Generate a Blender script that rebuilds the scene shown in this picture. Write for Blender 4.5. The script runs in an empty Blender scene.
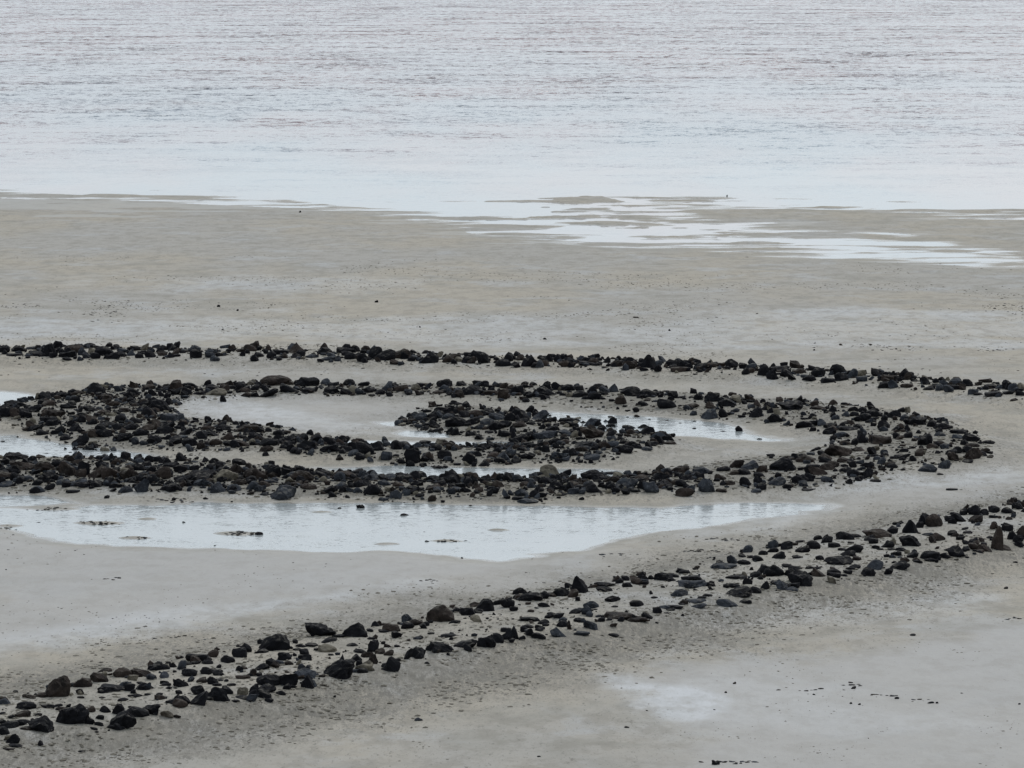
import bpy, math, random
import numpy as np
from mathutils import noise as mnoise, Vector
random.seed(7); rng = np.random.default_rng(11)
C = bpy.context.scene.collection
scn = bpy.context.scene

# ------------------------------------------------------------------ camera
F = 5300.0; H = 14.0; YH = -100.0
TH = math.atan((384 - YH) / F); CT, ST = math.cos(TH), math.sin(TH)
cam_d = bpy.data.cameras.new('camera'); cam = bpy.data.objects.new('camera', cam_d); C.objects.link(cam)
cam.location = (0, 0, H); cam.rotation_euler = (math.pi/2 - TH, 0, 0)
cam_d.sensor_width = 36; cam_d.lens = F/1024*36; cam_d.clip_start = 1; cam_d.clip_end = 20000
scn.camera = cam
scn.render.resolution_x = 1024; scn.render.resolution_y = 768

def hit(x, y, z=0.0):
    """point of the ground level z seen at photo position (x, y)"""
    a = (x-512)/F; b = -(y-384)/F
    dx = a; dy = CT + b*ST; dz = -ST + b*CT
    t = (z-H)/dz
    return dx*t, dy*t
def topix(X, Y, Z):
    zc = Y*CT - (Z-H)*ST; yc = Y*ST + (Z-H)*CT
    return 512 + F*X/zc, 384 - F*yc/zc
def pxm(Y): return F/Y

# ------------------------------------------------------------------ numpy noise
def _h(ix, iy, s):
    n = (ix.astype(np.int64)*374761393 + iy.astype(np.int64)*668265263 + s*1442695041) & 0xffffffff
    n = ((n ^ (n >> 13))*1274126177) & 0xffffffff
    n = n ^ (n >> 16)
    return (n & 0xffff)/65535.0*2-1
def vnoise(x, y, s=0):
    ix = np.floor(x); iy = np.floor(y); fx = x-ix; fy = y-iy
    fx = fx*fx*fx*(fx*(fx*6-15)+10); fy = fy*fy*fy*(fy*(fy*6-15)+10)
    a = _h(ix, iy, s); b = _h(ix+1, iy, s); c = _h(ix, iy+1, s); d = _h(ix+1, iy+1, s)
    return (a*(1-fx)+b*fx)*(1-fy) + (c*(1-fx)+d*fx)*fy
def fbm(x, y, o=4, s=0):
    r = 0; a = 1; t = 0
    for k in range(o):
        r = r + a*vnoise(x, y, s+k*17); t += a; a *= .5
        x, y = x*1.63+y*1.26+3.1, y*1.63-x*1.26+7.7
    return r/t*1.6
def sstep(a, b, x):
    t = np.clip((x-a)/(b-a), 0, 1); return t*t*(3-2*t)

def sdf(X, Y, P):
    d2 = np.full(X.shape, 1e18); ins = np.zeros(X.shape, bool)
    n = len(P)
    for i in range(n):
        ax, ay = P[i]; bx, by = P[(i+1) % n]
        ex, ey = bx-ax, by-ay
        t = np.clip(((X-ax)*ex+(Y-ay)*ey)/(ex*ex+ey*ey+1e-12), 0, 1)
        q = (X-ax-t*ex)**2+(Y-ay-t*ey)**2
        d2 = np.minimum(d2, q)
        if ay != by:
            c = ((ay > Y) != (by > Y)) & (X < (bx-ax)*(Y-ay)/(by-ay)+ax)
            ins ^= c
    d = np.sqrt(d2)
    return np.where(ins, -d, d)
def W(P, z=0.0): return [hit(x, y, z) for x, y in P]
def pp(s): return [tuple(map(float, q.split(','))) for q in s.split()]

# ------------------------------------------------------------------ layout, traced to ground positions
POOLS = [
 ('pool', pp('-60,389 0,391.5 20,392 38,395 37,398 22,402 0,410 -60,412')),
 ('pool', pp('-60,434 0,435 20,434.5 42,441 60,445 85,448 118,452 146,455.5 140,458.5 100,456.5 60,457 0,457 -60,458')),
 ('pool', pp('540,413 600,414.5 650,418 700,420.5 740,427 752,434 768,438.5 800,441 770,441.5 730,439.5 690,436.5 650,435 610,432 570,425')),
 ('pool', pp('382,423 392,422.5 399,424 394,425.5 385,425')),
 ('pool', pp('398,434 412,431.5 432,431 444,434 446,437 425,437.5 405,436.5')),
 ('pool', pp('340,442 400,441.5 460,442 515,443 510,447 440,447 345,446')),
 ('pool', pp('320,468 400,466 500,467 560,468.5 612,470 618,475 560,479 480,478.5 370,477')),
 ('pool', pp('-70,493 0,494.5 36,495.5 60,499 70,503.5 66,507 100,506 130,505.5 200,503.5 256,504 330,503 400,503.5 460,505.5 512,505.5 600,508.5 660,507.5 720,503.5 796,503 824,505 818,510 800,511 806,515 760,518 740,523 690,528 650,533 608,540 590,546 560,551 520,553 500,553.5 524,556 500,559.5 470,558.5 430,552 380,549.5 300,550.5 250,549.5 215,547 190,548 120,546 70,543 30,536 0,528 -70,522')),
]
SPIT = pp('-70,508.5 0,509.5 40,511 66,510 92,507.5 110,503 66,502 40,504 0,505.5 -70,504')      # damp bar at the left end of the long pool
LAKE = pp('-900,180 -200,188 0,194 60,196 100,195 180,198 256,202 330,205 400,210 450,215 520,227 560,238 620,243 700,247 800,253 900,259 985,262 1000,257 965,250 900,245 850,242 885,240 840,236 780,235 730,228 700,222 670,214 660,206 690,203 760,206 850,210 940,213 1024,217 1300,222 2400,226 2400,-60 -900,-60')
ARM_BACK = pp('-160,742 -60,718 0,704 57,694 100,680 140,675 200,660 245,650 272,647 320,638 355,636 440,620 490,608 560,595 580,591 640,580 700,569 740,558 768,552 815,545 860,536 905,529 935,521 975,514 1024,505 1120,485')
ARM_FRONT = pp('-160,790 -60,762 0,747 40,738 70,736 125,728 165,720 200,712 260,703 300,692 350,680 395,672 430,660 510,648 530,646 600,634 640,622 700,608 730,604 790,590 870,577 900,571 960,560 1005,550 1024,546 1120,526')
B_ARM = ARM_BACK + ARM_FRONT[::-1]
FAR_B = pp('-160,350 0,351 256,352 400,356 512,360 640,364 768,370 860,376 940,383 1024,391 1160,408')
FAR_F = pp('-160,362 0,361 256,362 400,366 512,369 640,374 768,380 860,386 940,394 1024,402 1160,418')
B_FAR = FAR_B + FAR_F[::-1]
B_TOP = pp('40,397 95,391 150,388 200,389 256,385 330,385 400,387 512,388 600,392 700,398 768,402 800,402 860,409 900,414 940,423 975,438 988,450 984,460 962,466 930,466 900,471 870,481 840,487 768,491 700,491 640,494 512,500 450,499 350,496 256,495 180,492 90,490 0,489 -100,488 -100,458 0,458 60,460 150,463 256,466 350,471 430,475 512,477 600,472 700,467 768,460 820,452 842,443 835,434 800,426 768,421 700,414 640,410 560,404 450,400 330,398 256,397 200,402 170,404')
B_MASS = pp('-60,404 0,402 30,398 45,394 100,389 150,387 200,393 180,402 168,410 180,420 220,424 256,427 300,435 350,437 400,441 512,443 525,460 450,465 350,458 256,453 200,451 150,447 80,446 50,434 30,428 0,422 -60,420')
B_CORE = pp('395,419 420,411 450,407 512,407 550,411 600,417 640,428 672,440 665,447 630,452 600,461 560,461 512,458 470,434 440,428 410,425')
BERMS = [(B_ARM, .26, 1.6), (B_FAR, .16, 1.6), (B_TOP, .12, 1.0), (B_MASS, .12, .8), (B_CORE, .16, .8)]
WB = [(W(P, h*.8), h, s) for P, h, s in BERMS]
WP = [W(P) for _, P in POOLS]; WL = W(LAKE); WS = W(SPIT)

WT = [W(pp('520,220 620,225 720,231 830,240 900,246 960,252 990,260 900,258 800,251 700,245 620,241 560,236 520,228')),
      W(pp('-80,201 60,203 120,203 260,201 330,205 250,206 150,208 110,212 80,212 40,208 -80,205')),
      W(pp('380,200 460,196 600,200 640,214 600,226 480,214 400,208'))]
ISL = [(100, 523, 26, 1.8), (240, 533.5, 26, 2.0), (137, 538, 18, 1.2), (48, 509, 30, 1.6), (450, 541, 20, 1.2), (8, 526, 16, 1.6), (385, 544, 14, 1.0), (148, 519, 12, .9), (320, 512, 12, .8), (500, 530, 12, .8)]
def ground_z(X, Y):
    X = np.asarray(X, float); Y = np.asarray(Y, float)
    z = 0.09 + 0.025*fbm(X*.22, Y*.14, 4, 3) + 0.006*fbm(X*1.7, Y*1.2, 3, 9)
    near = Y < 200
    berm = np.zeros(X.shape)
    for P, h, s in WB:
        m = near
        d = np.full(X.shape, 50.); d[m] = sdf(X[m], Y[m], P)
        berm = np.maximum(berm, h*sstep(s, -.5, d + .25*fbm(X*.9, Y*.9, 2, 31)))
    lump = berm/.26
    z = z + berm + .020*np.clip(lump, 0, 1)*fbm(X*3.1, Y*3.1, 3, 77)
    # pools
    dp = np.full(X.shape, 50.)
    for P in WP:
        dp[near] = np.minimum(dp[near], sdf(X[near], Y[near], P))
    ds = np.full(X.shape, 50.); ds[near] = sdf(X[near], Y[near], WS)
    dp = np.maximum(dp, -ds)
    w = 1.5
    e = dp + .35*fbm(X*.8, Y*.55, 4, 41)*sstep(2.5, .2, np.abs(dp))
    zp = np.clip(.045*e, -.08, .2)
    k = sstep(3.0, 0, e)
    z = np.where(e < 3.0, z*(1-k) + np.minimum(z, zp)*k, z)
    # low bars of mud and gravel that break the surface of the long pool
    for cx, cy, a, b in ISL:
        ex, ey = hit(cx, cy); m = np.abs(Y-ey) < 4
        q = ((X-ex)/(a/pxm(ey)))**2 + ((Y-ey)/(b*ey*ey/(F*H)))**2 + .5*fbm(X*2, Y*2, 2, 71)
        z = np.where(m & (q < 1.2), np.maximum(z, .03*(1-q)), z)
    # lake shore
    far = Y > 150
    dl = np.full(X.shape, 80.); dl[far] = sdf(X[far], Y[far], WL)
    nn = fbm(X*.16+4, Y*.34, 5, 55)
    el = dl*.75 + 3.6*nn*sstep(16, 3, np.abs(dl))
    el = el + 1.5*fbm(X*.55, Y*1.0, 4, 61)*sstep(12, 3, np.abs(dl)) + .4
    for P in WT:
        dt = np.full(X.shape, 80.); dt[far] = sdf(X[far], Y[far], P)
        el = np.minimum(el, dt*.8 - .3 + 3.2*fbm(X*.30, Y*.8, 4, 63))
    el = el + 5*sstep(19.6, 21.5, X)*(Y < hit(1000, 228)[1])
    el = el + np.minimum(26, -dl+.8)*sstep(.30, .48, fbm(X*.30, Y*.60, 4, 91))*sstep(-11, -5, dl)*sstep(-4, 1, X)*sstep(14, 8, X)*sstep(3, -1, dl) + 3.5*sstep(.15, .6, fbm(X*.20, Y*.55, 3, 91))*sstep(-22, -3, dl)*sstep(3, 0, dl)
    zl = np.clip(.012*el, -.5, .2)
    kl = sstep(14, 1, el)
    z = np.where(el < 14, z*(1-kl) + np.minimum(z, zl)*kl, z)
    z = np.where((dl > 3) & (dp > .8), np.maximum(z, .012), z)
    return z

# ------------------------------------------------------------------ node helpers
def mat(name):
    m = bpy.data.materials.new(name); m.use_nodes = True
    nt = m.node_tree; nt.nodes.clear()
    out = nt.nodes.new('ShaderNodeOutputMaterial'); b = nt.nodes.new('ShaderNodeBsdfPrincipled')
    nt.links.new(b.outputs[0], out.inputs[0])
    return m, nt, b
def N(nt, t, **k):
    n = nt.nodes.new(t)
    for a, v in k.items():
        if a in n.inputs: n.inputs[a].default_value = v
        else: setattr(n, a, v)
    return n
def L(nt, a, b): nt.links.new(a, b)
def noise_t(nt, co, scale, detail=4, rough=.55, dist=0.0):
    n = nt.nodes.new('ShaderNodeTexNoise'); n.inputs['Scale'].default_value = scale
    n.inputs['Detail'].default_value = detail; n.inputs['Roughness'].default_value = rough
    n.inputs['Distortion'].default_value = dist
    L(nt, co, n.inputs['Vector']); return n.outputs['Fac']
def mapping(nt, co, sc, loc=(0,0,0)):
    n = nt.nodes.new('ShaderNodeMapping'); n.inputs['Scale'].default_value = sc; n.inputs['Location'].default_value = loc
    L(nt, co, n.inputs['Vector']); return n.outputs[0]
def mrange(nt, v, a, b, c=0., d=1.):
    n = nt.nodes.new('ShaderNodeMapRange'); n.interpolation_type = 'SMOOTHSTEP'
    for i, q in zip((1, 2, 3, 4), (a, b, c, d)): n.inputs[i].default_value = q
    L(nt, v, n.inputs[0]); return n.outputs[0]
def mth(nt, op, a, b=None, clamp=False):
    n = nt.nodes.new('ShaderNodeMath'); n.operation = op; n.use_clamp = clamp
    for i, q in enumerate((a, b)):
        if q is None: continue
        if isinstance(q, (int, float)): n.inputs[i].default_value = q
        else: L(nt, q, n.inputs[i])
    return n.outputs[0]
def mixc(nt, f, a, b, mode='MIX'):
    n = nt.nodes.new('ShaderNodeMix'); n.data_type = 'RGBA'; n.blend_type = mode
    if isinstance(f, (int, float)): n.inputs[0].default_value = f
    else: L(nt, f, n.inputs[0])
    for i, q in ((6, a), (7, b)):
        if isinstance(q, tuple): n.inputs[i].default_value = (*q, 1)
        else: L(nt, q, n.inputs[i])
    return n.outputs[2]
def coord(nt): return nt.nodes.new('ShaderNodeTexCoord').outputs['Object']
def attr(nt, name):
    n = nt.nodes.new('ShaderNodeAttribute'); n.attribute_name = name; return n.outputs['Fac']

# ------------------------------------------------------------------ ground material
def sand_material():
    m, nt, b = mat('salty_sand'); co = coord(nt)
    tan_, grey = (.338, .300, .242), (.318, .298, .266)
    big = noise_t(nt, mapping(nt, co, (.10, .045, 1)), 1, 5, .6)
    col = mixc(nt, mrange(nt, big, .40, .60), tan_, grey)
    # wide faint bands of drying mud and thin salt
    band = noise_t(nt, mapping(nt, co, (.30, .22, 1), (9, 4, 0)), 1, 6, .65, .4)
    col = mixc(nt, mth(nt, 'MULTIPLY', mrange(nt, band, .50, .66), .55), col, (.37, .37, .368))
    band2 = noise_t(nt, mapping(nt, co, (.45, .35, 1), (2, 14, 0)), 1, 6, .65, .4)
    col = mixc(nt, mth(nt, 'MULTIPLY', mrange(nt, band2, .50, .64), .6), col, (.25, .235, .20))
    wet, salt, rough = attr(nt, 'wet'), attr(nt, 'salt'), attr(nt, 'rough')
    fine = noise_t(nt, co, 1.3, 5, .65)
    col = mixc(nt, mth(nt, 'MULTIPLY', wet, .8), col, mixc(nt, fine, (.292, .281, .268), (.340, .328, .312)))
    sn = mth(nt, 'MULTIPLY', salt, mrange(nt, noise_t(nt, mapping(nt, co, (2.5, 1.0, 1)), 1, 7, .72), .22, .56))
    col = mixc(nt, sn, col, (.60, .62, .65))  # salt white; also colours the painted sheen on the lower-right wet sand
    # dark crumbs of debris, thicker on the slopes of the causeways
    crumbs = noise_t(nt, mapping(nt, co, (9, 2.6, 6)), 1, 5, .75)
    patch = noise_t(nt, mapping(nt, co, (.8, .45, 1), (5, 5, 0)), 1, 4, .6)
    thr = mth(nt, 'ADD', mth(nt, 'MULTIPLY', rough, .135), mth(nt, 'MULTIPLY', mrange(nt, patch, .5, .75), .07))
    thr = mth(nt, 'SUBTRACT', thr, mth(nt, 'MULTIPLY', wet, .06))
    v = mth(nt, 'ADD', crumbs, thr)
    col = mixc(nt, mth(nt, 'MULTIPLY', mrange(nt, v, .60, .70), .75), col, (.115, .105, .09))
    c2 = noise_t(nt, mapping(nt, co, (18, 5, 9)), 1, 4, .75)
    v2 = mth(nt, 'ADD', c2, mth(nt, 'MULTIPLY', rough, .12)); v2 = mth(nt, 'SUBTRACT', v2, mth(nt, 'MULTIPLY', wet, .05))
    col = mixc(nt, mth(nt, 'MULTIPLY', mrange(nt, v2, .56, .68), .6), col, (.14, .13, .112))
    c3 = noise_t(nt, mapping(nt, co, (6, 1.6, 2)), 1, 6, .75)
    col = mixc(nt, mth(nt, 'MULTIPLY', mrange(nt, c3, .35, .7), mth(nt, 'ADD', .15, mth(nt, 'MULTIPLY', rough, .40))), col, (.20, .185, .155))
    c4 = noise_t(nt, mapping(nt, co, (1.6, .8, 1)), 1, 6, .7)
    col = mixc(nt, mth(nt, 'MULTIPLY', mrange(nt, c4, .46, .62), mth(nt, 'SUBTRACT', .42, mth(nt, 'MULTIPLY', wet, .22))), col, (.19, .172, .140))
    col = mixc(nt, mth(nt, 'MULTIPLY', rough, mrange(nt, c4, .30, .62, .05, .35)), col, (.175, .160, .132))
    # damp margin beside the water
    sep = nt.nodes.new('ShaderNodeSeparateXYZ'); L(nt, co, sep.inputs[0])
    damp = mrange(nt, sep.outputs['Z'], .055, .0)
    col = mixc(nt, mth(nt, 'MULTIPLY', damp, .55), col, (.20, .185, .155))
    L(nt, col, b.inputs['Base Color'])
    r = mth(nt, 'SUBTRACT', .93, mth(nt, 'MULTIPLY', wet, .25)); r = mth(nt, 'SUBTRACT', r, mth(nt, 'MULTIPLY', damp, .25))
    L(nt, r, b.inputs['Roughness'])
    film = mrange(nt, sep.outputs['Z'], .020, .002)
    L(nt, mth(nt, 'SUBTRACT', b.inputs['Roughness'].links[0].from_socket, mth(nt, 'MULTIPLY', film, .50)), b.inputs['Roughness'])
    b.inputs['Specular IOR Level'].default_value = .35
    h = mth(nt, 'ADD', mth(nt, 'MULTIPLY', noise_t(nt, mapping(nt, co, (5, 3, 4)), 1, 7, .72), .07), mth(nt, 'MULTIPLY', crumbs, .03))
    bp = nt.nodes.new('ShaderNodeBump'); bp.inputs['Distance'].default_value = 1.0
    L(nt, mth(nt, 'ADD', .2, mth(nt, 'MULTIPLY', rough, .9), True), bp.inputs['Strength'])
    L(nt, h, bp.inputs['Height']); L(nt, bp.outputs[0], b.inputs['Normal'])
    return m

def rock_material(name, c1, c2, sp, spamt=.25, rough=.9):
    m, nt, b = mat(name)
    co = nt.nodes.new('ShaderNodeNewGeometry').outputs['Position']
    n1 = noise_t(nt, co, 3.2, 5, .65); n2 = noise_t(nt, co, 14, 5, .7)
    col = mixc(nt, mrange(nt, n1, .38, .62), c1, c2)
    col = mixc(nt, mth(nt, 'MULTIPLY', mrange(nt, n2, .54, .70), spamt), col, sp)
    # sand and dried salt caught on the upper faces
    sp_ = nt.nodes.new('ShaderNodeSeparateXYZ'); L(nt, nt.nodes.new('ShaderNodeNewGeometry').outputs['Normal'], sp_.inputs[0])
    du = mth(nt, 'MULTIPLY', mrange(nt, sp_.outputs['Z'], .45, .95), mrange(nt, noise_t(nt, co, 6, 6, .75), .50, .64))
    col = mixc(nt, mth(nt, 'MULTIPLY', du, .6), col, (.15, .137, .115))
    L(nt, col, b.inputs['Base Color']); b.inputs['Roughness'].default_value = rough
    b.inputs['Specular IOR Level'].default_value = .14
    bp = nt.nodes.new('ShaderNodeBump'); bp.inputs['Strength'].default_value = .7; bp.inputs['Distance'].default_value = .05
    L(nt, mth(nt, 'ADD', noise_t(nt, co, 9, 6, .7), mth(nt, 'MULTIPLY', n2, .4)), bp.inputs['Height']); L(nt, bp.outputs[0], b.inputs['Normal'])
    return m
SAND = sand_material()
MR = {
 'k': rock_material('black_basalt', (.0035, .0035, .0048), (.009, .009, .011), (.045, .044, .043)),
 'b': rock_material('brown_basalt', (.011, .0085, .0075), (.036, .027, .0225), (.12, .105, .085), .35),
 'g': rock_material('blue_grey_basalt', (.014, .016, .020), (.042, .046, .054), (.15, .155, .165), .4),
 't': rock_material('tan_crusted_rock', (.06, .052, .040), (.17, .15, .115), (.025, .022, .018), .6, .85),
}
def water_material(name, lake):
    m, nt, b = mat(name); co = coord(nt)
    b.inputs['IOR'].default_value = 1.333
    if lake:
        sep = nt.nodes.new('ShaderNodeSeparateXYZ'); L(nt, co, sep.inputs[0])
        t = mrange(nt, sep.outputs['Y'], 235, 560)
        t2 = mrange(nt, sep.outputs['Y'], 268, 360)
        bn = noise_t(nt, mapping(nt, co, (.05, .012, 1)), 1, 4, .6)
        col = mixc(nt, mrange(nt, bn, .4, .6), (.11, .165, .20), (.20, .145, .15))
        col = mixc(nt, mth(nt, 'MULTIPLY', t, .8), col, (.235, .155, .155))
        foamn = noise_t(nt, mapping(nt, co, (.16, .035, 1), (3, 0, 0)), 1, 6, .7)
        foam = mth(nt, 'MULTIPLY', mrange(nt, foamn, .66, .70), mrange(nt, sep.outputs['Y'], 480, 700))
        col = mixc(nt, foam, col, (.8, .8, .8))
        L(nt, col, b.inputs['Base Color'])
        L(nt, mth(nt, 'ADD', .04, mth(nt, 'MULTIPLY', foam, .6)), b.inputs['Roughness'])
        gust = mrange(nt, noise_t(nt, mapping(nt, co, (.012, .10, 1), (7, 3, 0)), 1, 6, .7), .38, .62, .12, 1.35)
        chop = mrange(nt, noise_t(nt, mapping(nt, co, (.10, .14, 1), (1, 8, 0)), 1, 6, .72), .46, .62, .30, 2.7)
        amp = mth(nt, 'ADD', .035, mth(nt, 'MULTIPLY', mth(nt, 'MULTIPLY', t2, gust), .65))
        amp = mth(nt, 'ADD', amp, mth(nt, 'MULTIPLY', mth(nt, 'MULTIPLY', t, chop), 3.2))
        layers = (((1.7, .9, 1), .95), ((8, 4, 1), .9), ((.07, .20, 1), .45))
    else:
        b.inputs['Base Color'].default_value = (.30, .32, .32, 1); b.inputs['Roughness'].default_value = .15
        n1 = mrange(nt, noise_t(nt, co, .5, 3), .35, .6, .35, 1)
        amp = mth(nt, 'MULTIPLY', n1, .20)
        layers = (((3.5, 6, 1), 1.0), ((14, 20, 1), 1.2))
    # wavelets: the surface normal leans with the ripples
    acc = None
    for sc, wgt in layers:
        n = nt.nodes.new('ShaderNodeTexNoise'); n.inputs['Scale'].default_value = 1; n.inputs['Detail'].default_value = 3
        L(nt, mapping(nt, co, sc), n.inputs['Vector'])
        s = nt.nodes.new('ShaderNodeVectorMath'); s.operation = 'MULTIPLY_ADD'; L(nt, n.outputs['Color'], s.inputs[0])
        s.inputs[1].default_value = (wgt, wgt, 0); s.inputs[2].default_value = (-.5*wgt, -.5*wgt, 0)
        if acc is None: acc = s.outputs[0]
        else:
            ad = nt.nodes.new('ShaderNodeVectorMath'); ad.operation = 'ADD'; L(nt, acc, ad.inputs[0]); L(nt, s.outputs[0], ad.inputs[1]); acc = ad.outputs[0]
    sc_ = nt.nodes.new('ShaderNodeVectorMath'); sc_.operation = 'SCALE'; L(nt, acc, sc_.inputs[0]); L(nt, amp, sc_.inputs['Scale'])
    ad = nt.nodes.new('ShaderNodeVectorMath'); ad.operation = 'ADD'; L(nt, sc_.outputs[0], ad.inputs[0]); ad.inputs[1].default_value = (0, 0, 1)
    nm = nt.nodes.new('ShaderNodeVectorMath'); nm.operation = 'NORMALIZE'; L(nt, ad.outputs[0], nm.inputs[0])
    L(nt, nm.outputs[0], b.inputs['Normal'])
    return m

# ------------------------------------------------------------------ ground sheet
def grid_mesh(name, X, Y, Z, attrs=None):
    r, c = X.shape
    me = bpy.data.meshes.new(name)
    co = np.stack([X, Y, Z], -1).reshape(-1, 3).astype(np.float32)
    i = np.arange(r*c).reshape(r, c)
    q = np.stack([i[:-1, :-1], i[:-1, 1:], i[1:, 1:], i[1:, :-1]], -1).reshape(-1, 4)
    me.vertices.add(len(co)); me.vertices.foreach_set('co', co.ravel())
    me.loops.add(q.size); me.loops.foreach_set('vertex_index', q.ravel().astype(np.int32))
    me.polygons.add(len(q)); me.polygons.foreach_set('loop_start', np.arange(0, q.size, 4, dtype=np.int32))
    me.polygons.foreach_set('loop_total', np.full(len(q), 4, dtype=np.int32))
    me.polygons.foreach_set('use_smooth', np.ones(len(q), bool))
    me.update(calc_edges=True)
    for k, v in (attrs or {}).items():
        a = me.attributes.new(k, 'FLOAT', 'POINT'); a.data.foreach_set('value', v.astype(np.float32).ravel())
    return me
def link(name, me, m, kind=None, label=None, cat=None, group=None, loc=None):
    o = bpy.data.objects.new(name, me); C.objects.link(o)
    if m: me.materials.append(m)
    if kind: o['kind'] = kind
    if label: o['label'] = label
    if cat: o['category'] = cat
    if group: o['group'] = group
    if loc is not None: o.location = loc
    return o

u = np.concatenate([-np.geomspace(2.2, .115, 26), np.linspace(-.108, .108, 660), np.geomspace(.115, 2.2, 26)])
ypx = np.concatenate([np.linspace(800, 276, 640), np.linspace(275.6, 172, 280)])
yy = np.array([hit(512, v)[1] for v in ypx])
yy = np.concatenate([np.linspace(-60, yy[0]-1.2, 24), yy, np.geomspace(yy[-1]+6, 9000, 30)])
uu, YY = np.meshgrid(u, yy); XX = uu*np.maximum(YY, 60)
ZZ = ground_z(XX, YY)
ZZ = np.where(YY > 320, -1.0, ZZ)
px, py = topix(XX, YY, 0*XX)

def region(P, soft=1.0, wob=.6, seed=0):
    P = W(P); m = YY < 320
    d = np.full(XX.shape, 50.); d[m] = sdf(XX[m], YY[m], P)
    d = d + wob*fbm(XX*.5, YY*.35, 4, 200+seed)
    return sstep(soft, -soft, d)
wet = region(pp('-60,530 0,532 70,545 190,551 300,554 380,552 450,561 530,566 500,577 420,588 300,603 200,617 100,636 0,652 -60,665'), 1.2, .8, 1)
wet = np.maximum(wet, region(pp('625,690 650,676 760,667 900,655 960,640 1100,610 1100,800 660,800 700,745 650,715'), 1.0, .8, 2))
wet = np.maximum(wet, .7*region(pp('170,408 240,402 330,400 400,408 420,418 390,428 330,434 260,428 200,420'), .8, .5, 3))
wet = np.maximum(wet, .5*region(pp('0,512 180,548 430,553 560,557 700,535 850,512 1024,490 1024,475 900,490 840,500 500,600 300,600 0,560'), 1.5, 1.2, 4))
salt = .48*region(pp('640,693 690,690 720,702 715,722 680,728 655,715'), .4, .6, 5)  # pale patch: salt tone with the wet sand's soft sheen painted in
salt = np.maximum(salt, .14*region(pp('650,690 740,684 860,700 940,730 860,742 760,730 700,750 670,735'), .8, 1.0, 21))  # fainter surround of that sheen, also put into the colour
salt = np.maximum(salt, .55*region(pp('605,680 628,681 634,688 612,688'), .5, .3, 6))
salt = np.maximum(salt, .28*region(pp('-60,655 0,643 80,630 160,617 300,600 420,585 440,590 320,611 200,626 100,646 0,660'), .8, .6, 7))
salt = np.maximum(salt, .35*region(pp('630,618 720,610 860,604 980,594 1024,600 900,618 760,632 660,634'), 1., .8, 8))
salt = np.maximum(salt, .40*region(pp('770,500 900,480 1024,470 1024,480 930,490 860,500 800,530 740,535'), 1., .8, 9))
salt = np.maximum(salt, .38*region(pp('176,405 230,402 290,412 300,424 270,430 215,424 185,420'), .7, .5, 10))
salt = np.maximum(salt, .30*region(pp('250,418 380,424 450,432 440,440 330,436 270,431'), .6, .5, 11))
salt = np.maximum(salt, .28*region(pp('-200,320 300,318 600,326 1200,322 1200,342 800,350 300,342 -200,342'), 2.5, 3.5, 12))
salt = np.maximum(salt, .2*region(pp('100,282 260,278 420,284 360,292 180,292'), 2., 2.5, 13))
salt = np.maximum(salt, .30*region(pp('700,314 900,310 1100,322 1100,330 880,322 720,322'), 2., 2.5, 14))
arm_d = sdf(XX, YY, WB[0][0]); far_d = sdf(XX, YY, WB[1][0])
top_d = np.minimum(np.minimum(sdf(XX, YY, WB[2][0]), sdf(XX, YY, WB[3][0])), sdf(XX, YY, WB[4][0]))
rough = sstep(4.5, .3, arm_d + .9*fbm(XX*.4, YY*.3, 4, 300))*(1 - .55*sstep(.2, -.8, arm_d))
rough = np.maximum(rough, .45*sstep(3.0, .3, np.minimum(far_d, top_d)))
rough = np.maximum(rough, 1.2*sstep(.3, -.3, top_d))
wet = wet*(1-sstep(2.2, .8, arm_d)); 
ground = link('ground', grid_mesh('ground', XX, YY, ZZ, {'wet': wet, 'salt': salt, 'rough': rough}), SAND, 'structure')

# ------------------------------------------------------------------ water
def flat_grid(u0, y0):
    a, b = np.meshgrid(u0, y0); return a*np.maximum(b, 60), b
X_, Y_ = flat_grid(np.linspace(-2.2, 2.2, 40), np.geomspace(hit(512, 275)[1], 9000, 60))
lake = link('lake_water', grid_mesh('lake_water', X_, Y_, 0*X_), water_material('lake_surface', True), 'structure')
PW = water_material('pool_surface', False)
for (nm, P), w in zip(POOLS, WP):
    xs = [p[0] for p in w]; ys = [p[1] for p in w]
    x0, x1, y0, y1 = min(xs)-.6, max(xs)+.6, min(ys)-.8, max(ys)+.8
    nx = max(6, int((x1-x0)/.12)); ny = max(6, int((y1-y0)/.25))
    A, B = np.meshgrid(np.linspace(x0, x1, nx), np.linspace(y0, y1, ny))
    d = sdf(A, B, w)
    me = grid_mesh('pool', A, B, 0*A)
    import bmesh
    bm = bmesh.new(); bm.from_mesh(me); bm.verts.ensure_lookup_table(); dd = d.ravel()
    bmesh.ops.delete(bm, geom=[v for v in bm.verts if dd[v.index] > .9], context='VERTS')
    bm.to_mesh(me); bm.free()
    link('pool_water', me, PW, 'structure')

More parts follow.
